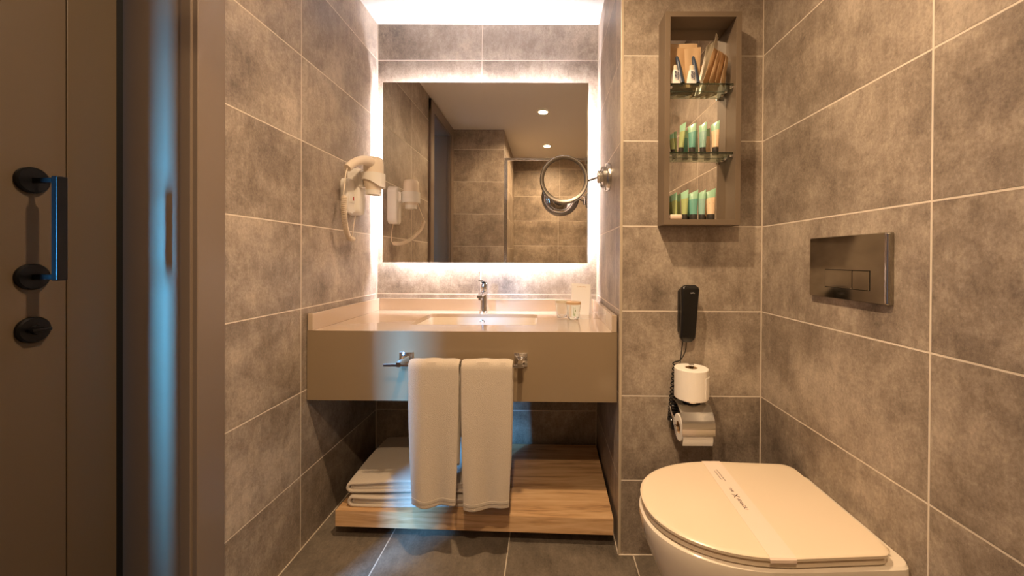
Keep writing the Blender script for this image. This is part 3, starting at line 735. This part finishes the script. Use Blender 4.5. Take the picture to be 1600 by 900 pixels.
# ------------------------------------------------------------------ toilet paper holder and rolls
hx, hy = 1.372, YP-.075
ho = thing('toilet_paper_holder', (hx, YP, .45), 'chrome toilet paper holder with hood and upright spare spindle', 'paper holder')
bm = bmesh.new(); box(bm, hx-.026, hx+.026, YP-.008, YP-.0006, .535, .580, .002); box(bm, hx-.012, hx+.012, YP-.05, YP-.006, .563, .573, .002); obj('wall_mount', bm, 'chrome', ho)
bm = bmesh.new(); hv = []
prof = [(YP-.010, .574), (YP-.052, .577), (hy-.012, .571), (hy-.036, .556), (hy-.052, .534), (hy-.055, .528), (hy-.057, .512), (hy-.0565, .508), (hy-.056, .486)]
V = [[bm.verts.new((x, a, b)) for a, b in prof] for x in (hx-.050, hx+.056)]
for i in range(len(prof)-1): bm.faces.new((V[0][i], V[0][i+1], V[1][i+1], V[1][i]))
hd_ = obj('hood', bm, 'satin', ho, smooth=False); md = hd_.modifiers.new('t', 'SOLIDIFY'); md.thickness = .0015
bm = bmesh.new(); tube(bm, smoothpath([(hx-.02, YP-.006, .55), (hx-.052, YP-.020, .545), (hx-.056, hy+.01, .512), (hx-.055, hy-.001, .498), (hx-.03, hy, .497), (hx+.055, hy, .497)], 6), .0035, 10); obj('roll_arm', bm, 'chrome', ho)
bm = bmesh.new(); lathe(bm, [(.030, .5775), (.030, .581), (.027, .584), (.010, .586), (.0075, .592), (.0065, .690), (.009, .694), (.009, .700), (.006, .703)], (hx+.003, hy+.012, 0), 'z', 30); obj('spare_spindle', bm, 'chrome', ho)
def roll(loc, label, axis, L, R_, r_=.019):
    t = thing('toilet_roll', loc, label, 'toilet paper', 'toilet paper rolls')
    x, y, z = loc
    c = (x, y, z) if axis == 'z' else (x, y, z+R_)
    bm = bmesh.new(); lathe(bm, [(r_+.001, 0), (R_-.002, 0), (R_, .002), (R_, L-.002), (R_-.002, L), (r_+.001, L), (r_+.001, 0)], c, axis, 56, False, False); obj('tissue', bm, 'tissue', t)
    bm = bmesh.new(); lathe(bm, [(r_+.0008, .001), (r_+.0008, L-.001), (r_-.0005, L-.001), (r_-.0005, .001), (r_+.0008, .001)], c, axis, 40, False, False); obj('core', bm, 'card', t)
    return t
sx_, sy_ = hx+.003, hy+.012
t1 = roll((sx_, sy_, .5885), 'full white toilet roll standing upright on top of the holder', 'z', .101, .055)
bm = bmesh.new()      # folded loose end of the paper
loft(bm, [[(sx_+.0568*math.sin(a)*1.01, sy_-.0568*math.cos(a)*1.01, z) for a in (.55, .75, 1.0, 1.3, 1.6)]+[(sx_+.0556*math.sin(a), sy_-.0556*math.cos(a), z) for a in (1.6, 1.3, 1.0, .75, .55)] for z in (.60, .665)]); obj('loose_end', bm, 'tissue', t1)
t2 = roll((hx-.047, hy-.006, .4500), 'used white toilet roll hanging under the chrome hood', 'x', .099, .044)
bm = bmesh.new()
loft(bm, [[(x, hy-.0505, .50), (x, hy-.052, .47), (x, hy-.048, .452), (x, hy-.046, .452), (x, hy-.050, .47), (x, hy-.0490, .50)] for x in (hx-.046, hx+.051)]); obj('loose_end', bm, 'tissue', t2)

# ------------------------------------------------------------------ toilet
TY = -1.012
to = thing('toilet', (1.40, TY, .06), 'white wall-hung toilet with closed lid on the right wall', 'toilet')
def dshape(x0, x1, hw, z, r=.03, n=56, rear=.94, cy=TY):
    """D outline: round nose at x0, squarer end with rounded corners at x1"""
    Lx = .26 if x1-x0 > .3 else (x1-x0)*.55
    pts = []
    for k in range(n//2+1):
        a = PI/2+PI*k/(n//2); ca, sa = math.cos(a), math.sin(a)
        pts.append((x0+Lx+Lx*math.copysign(abs(ca)**.88, ca), cy+hw*math.copysign(abs(sa)**.92, sa), z))
    m = 6; hr = hw*rear
    for k in range(m+1):
        a = -PI/2+PI/2*k/m; pts.append((x1-r+r*math.cos(a), cy-hr+r+r*math.sin(a), z))
    for k in range(m+1):
        a = PI/2*k/m; pts.append((x1-r+r*math.cos(a), cy+hr-r+r*math.sin(a), z))
    return pts
bm = bmesh.new(); W_ = XR2-.0015
loft(bm, [dshape(1.33, W_, .11, .075, .01), dshape(1.29, W_, .125, .10, .01), dshape(1.225, W_, .150, .19, .012), dshape(1.165, W_, .170, .28, .012), dshape(1.133, W_, .181, .36, .012), dshape(1.124, W_, .1845, .405, .02), dshape(1.125, W_, .184, .416, .022), dshape(1.130, W_, .179, .4205, .024)])
obj('bowl', bm, 'ceramic', to)
bm = bmesh.new(); loft(bm, [dshape(1.134, 1.602, .177, .4225, .03), dshape(1.130, 1.606, .181, .425, .03), dshape(1.130, 1.604, .181, .434, .03), dshape(1.134, 1.600, .177, .4365, .03)]); obj('seat', bm, 'lid', to)
bm = bmesh.new(); loft(bm, [dshape(1.134, 1.600, .179, .4385, .03), dshape(1.128, 1.608, .1855, .4405, .032), dshape(1.1275, 1.608, .186, .4465, .032), dshape(1.131, 1.605, .1825, .4497, .032), dshape(1.137, 1.599, .1765, .4502, .032)]); obj('lid', bm, 'lid', to)
for yy in (-.12, .12):
    bm = bmesh.new(); lathe(bm, [(.009, -.022), (.009, .022)], (1.613, TY+yy, .4305), 'y', 18); obj('hinge', bm, 'lid', to)
pb = thing('hygiene_band', (1.37, TY, .4525), 'white printed hygiene paper band wrapped across the toilet lid', 'paper band')
bm = bmesh.new(); V = []
for yo, zz in [(.1880, .4400), (.1880, .4462), (.1855, .4492), (.182, .4504)]+[(.176-.352*k/12, .4507) for k in range(13)]+[(-.182, .4504), (-.1855, .4492), (-.1880, .4462), (-.1880, .4400)]:
    V.append([bm.verts.new((x+.032*yo, TY+yo, zz)) for x in (1.345, 1.372, 1.399)])
for a, b in zip(V, V[1:]):
    for i in range(2): bm.faces.new((a[i], a[i+1], b[i+1], b[i]))
bo = obj('paper_strip', bm, 'band', pb, smooth=False); md = bo.modifiers.new('t', 'SOLIDIFY'); md.thickness = .0004; md.offset = 0
def bt(s, size, x, y, mat='ink'):
    text('band_print', s, size, mat, bo, basis((0,-1,0),(1,0,0),(0,0,1), (x, y, .4512)), .0001)
bt('THE', .010, 1.370, -.972); bt('X', .021, 1.369, -.997); bt('ANADU', .012, 1.3695, -1.030)
for xx, ww, nn in ((1.374, .058, 16), (1.366, .044, 12)): strokes('small_print', ww, .0035, nn, 'grey', bo, basis((0,-1,0),(1,0,0),(0,0,1), (xx, -.905, .4512)), .0001)

# flush plate
fp = thing('flush_plate', (XR2, -1.003, .953), 'polished chrome dual flush plate on the right wall', 'flush plate')
bm = bmesh.new(); lv = []
for x, k in ((XR2-.0006, 0), (XR2-.007, 0), (XR2-.0105, .0015), (XR2-.0125, .005), (XR2-.013, .009)): lv.append([(x, -1.003+a*(1-2*k/.255), 1.0365+b*(1-2*min(k, .002)/.163)) for a, b in rrect(.255, .163, .004, 4)])
loft(bm, lv); cpl = obj('cover_plate', bm, 'dchrome', fp); cpl.modifiers.new('wn', 'WEIGHTED_NORMAL').keep_sharp = True
bm = bmesh.new(); box(bm, XR2-.0133, XR2-.012, -1.0835, -.9405, .9835, 1.0315); obj('button_gap_shade', bm, 'hole', fp, smooth=False)  # dark sheet on the plate, painting the shaded gap around the buttons
for (ya, yb2) in ((-.942, -1.031), (-1.0335, -1.082)):
    bm = bmesh.new(); box(bm, XR2-.0150, XR2-.0125, yb2, ya, .985, 1.030, .0013, 1); obj('flush_button', bm, 'dchrome', fp, smooth=False)

# ------------------------------------------------------------------ ceiling downlights (seen in the mirror)
def downlight(x, y, label, k=1.0):
    t = thing('ceiling_downlight', (x, y, ZC-.006), label, 'ceiling light', 'recessed ceiling spots')
    bm = bmesh.new(); lathe(bm, [(.052, ZC-.0005), (.052, ZC-.004), (.047, ZC-.006), (.039, ZC-.006), (.037, ZC-.001)], (x, y, 0), 'z', 40, False, False); obj('trim_ring', bm, 'ceiling', t)
    bm = bmesh.new(); lathe(bm, [(.0368, ZC-.0012), (.0368, ZC-.003)], (x, y, 0), 'z', 36); obj('lens', bm, 'lamp', t)
    l = area('downlight_lamp', (0,0,0), (0,0,-1), .06, .06, LAMP_W*k, LAMP_WARM, 'DISK', math.radians(160)); l.parent = t; l.location = (0, 0, -.002)
downlight(.845, -1.26, 'recessed warm ceiling spot seen in the mirror, the nearer larger one')
downlight(.88, -2.20, 'recessed warm ceiling spot over the shower seen in the mirror, the smaller one', .95)

# ------------------------------------------------------------------ shower screen (seen in the mirror)
ss_ = thing('shower_screen', (1.45, -1.735, 0), 'chrome framed glass shower screen seen in the mirror', 'shower screen')
bm = bmesh.new(); box(bm, XS+.001, XR2-.001, -1.745, -1.725, 1.985, 2.010, .002); obj('top_rail', bm, 'chrome', ss_, smooth=False)
bm = bmesh.new(); box(bm, XS+.0005, XS+.030, -1.748, -1.722, 0.0, 1.9845, .002); obj('wall_post', bm, 'satin', ss_, smooth=False)
bm = bmesh.new(); box(bm, 1.262, 1.284, -1.748, -1.722, 0.0, 1.9845, .002); obj('door_post', bm, 'satin', ss_, smooth=False)
bm = bmesh.new(); box(bm, 1.2845, XR2-.001, -1.738, -1.732, 0.012, 1.9845); obj('glass_pane', bm, 'glass', ss_, smooth=False)
bm = bmesh.new(); box(bm, 1.238, 1.260, -1.752, -1.718, 1.955, 2.02, .004); box(bm, 1.246, 1.262, -1.752, -1.718, 1.80, 1.84, .004); obj('hinge_clamp', bm, 'chrome', ss_, smooth=False)
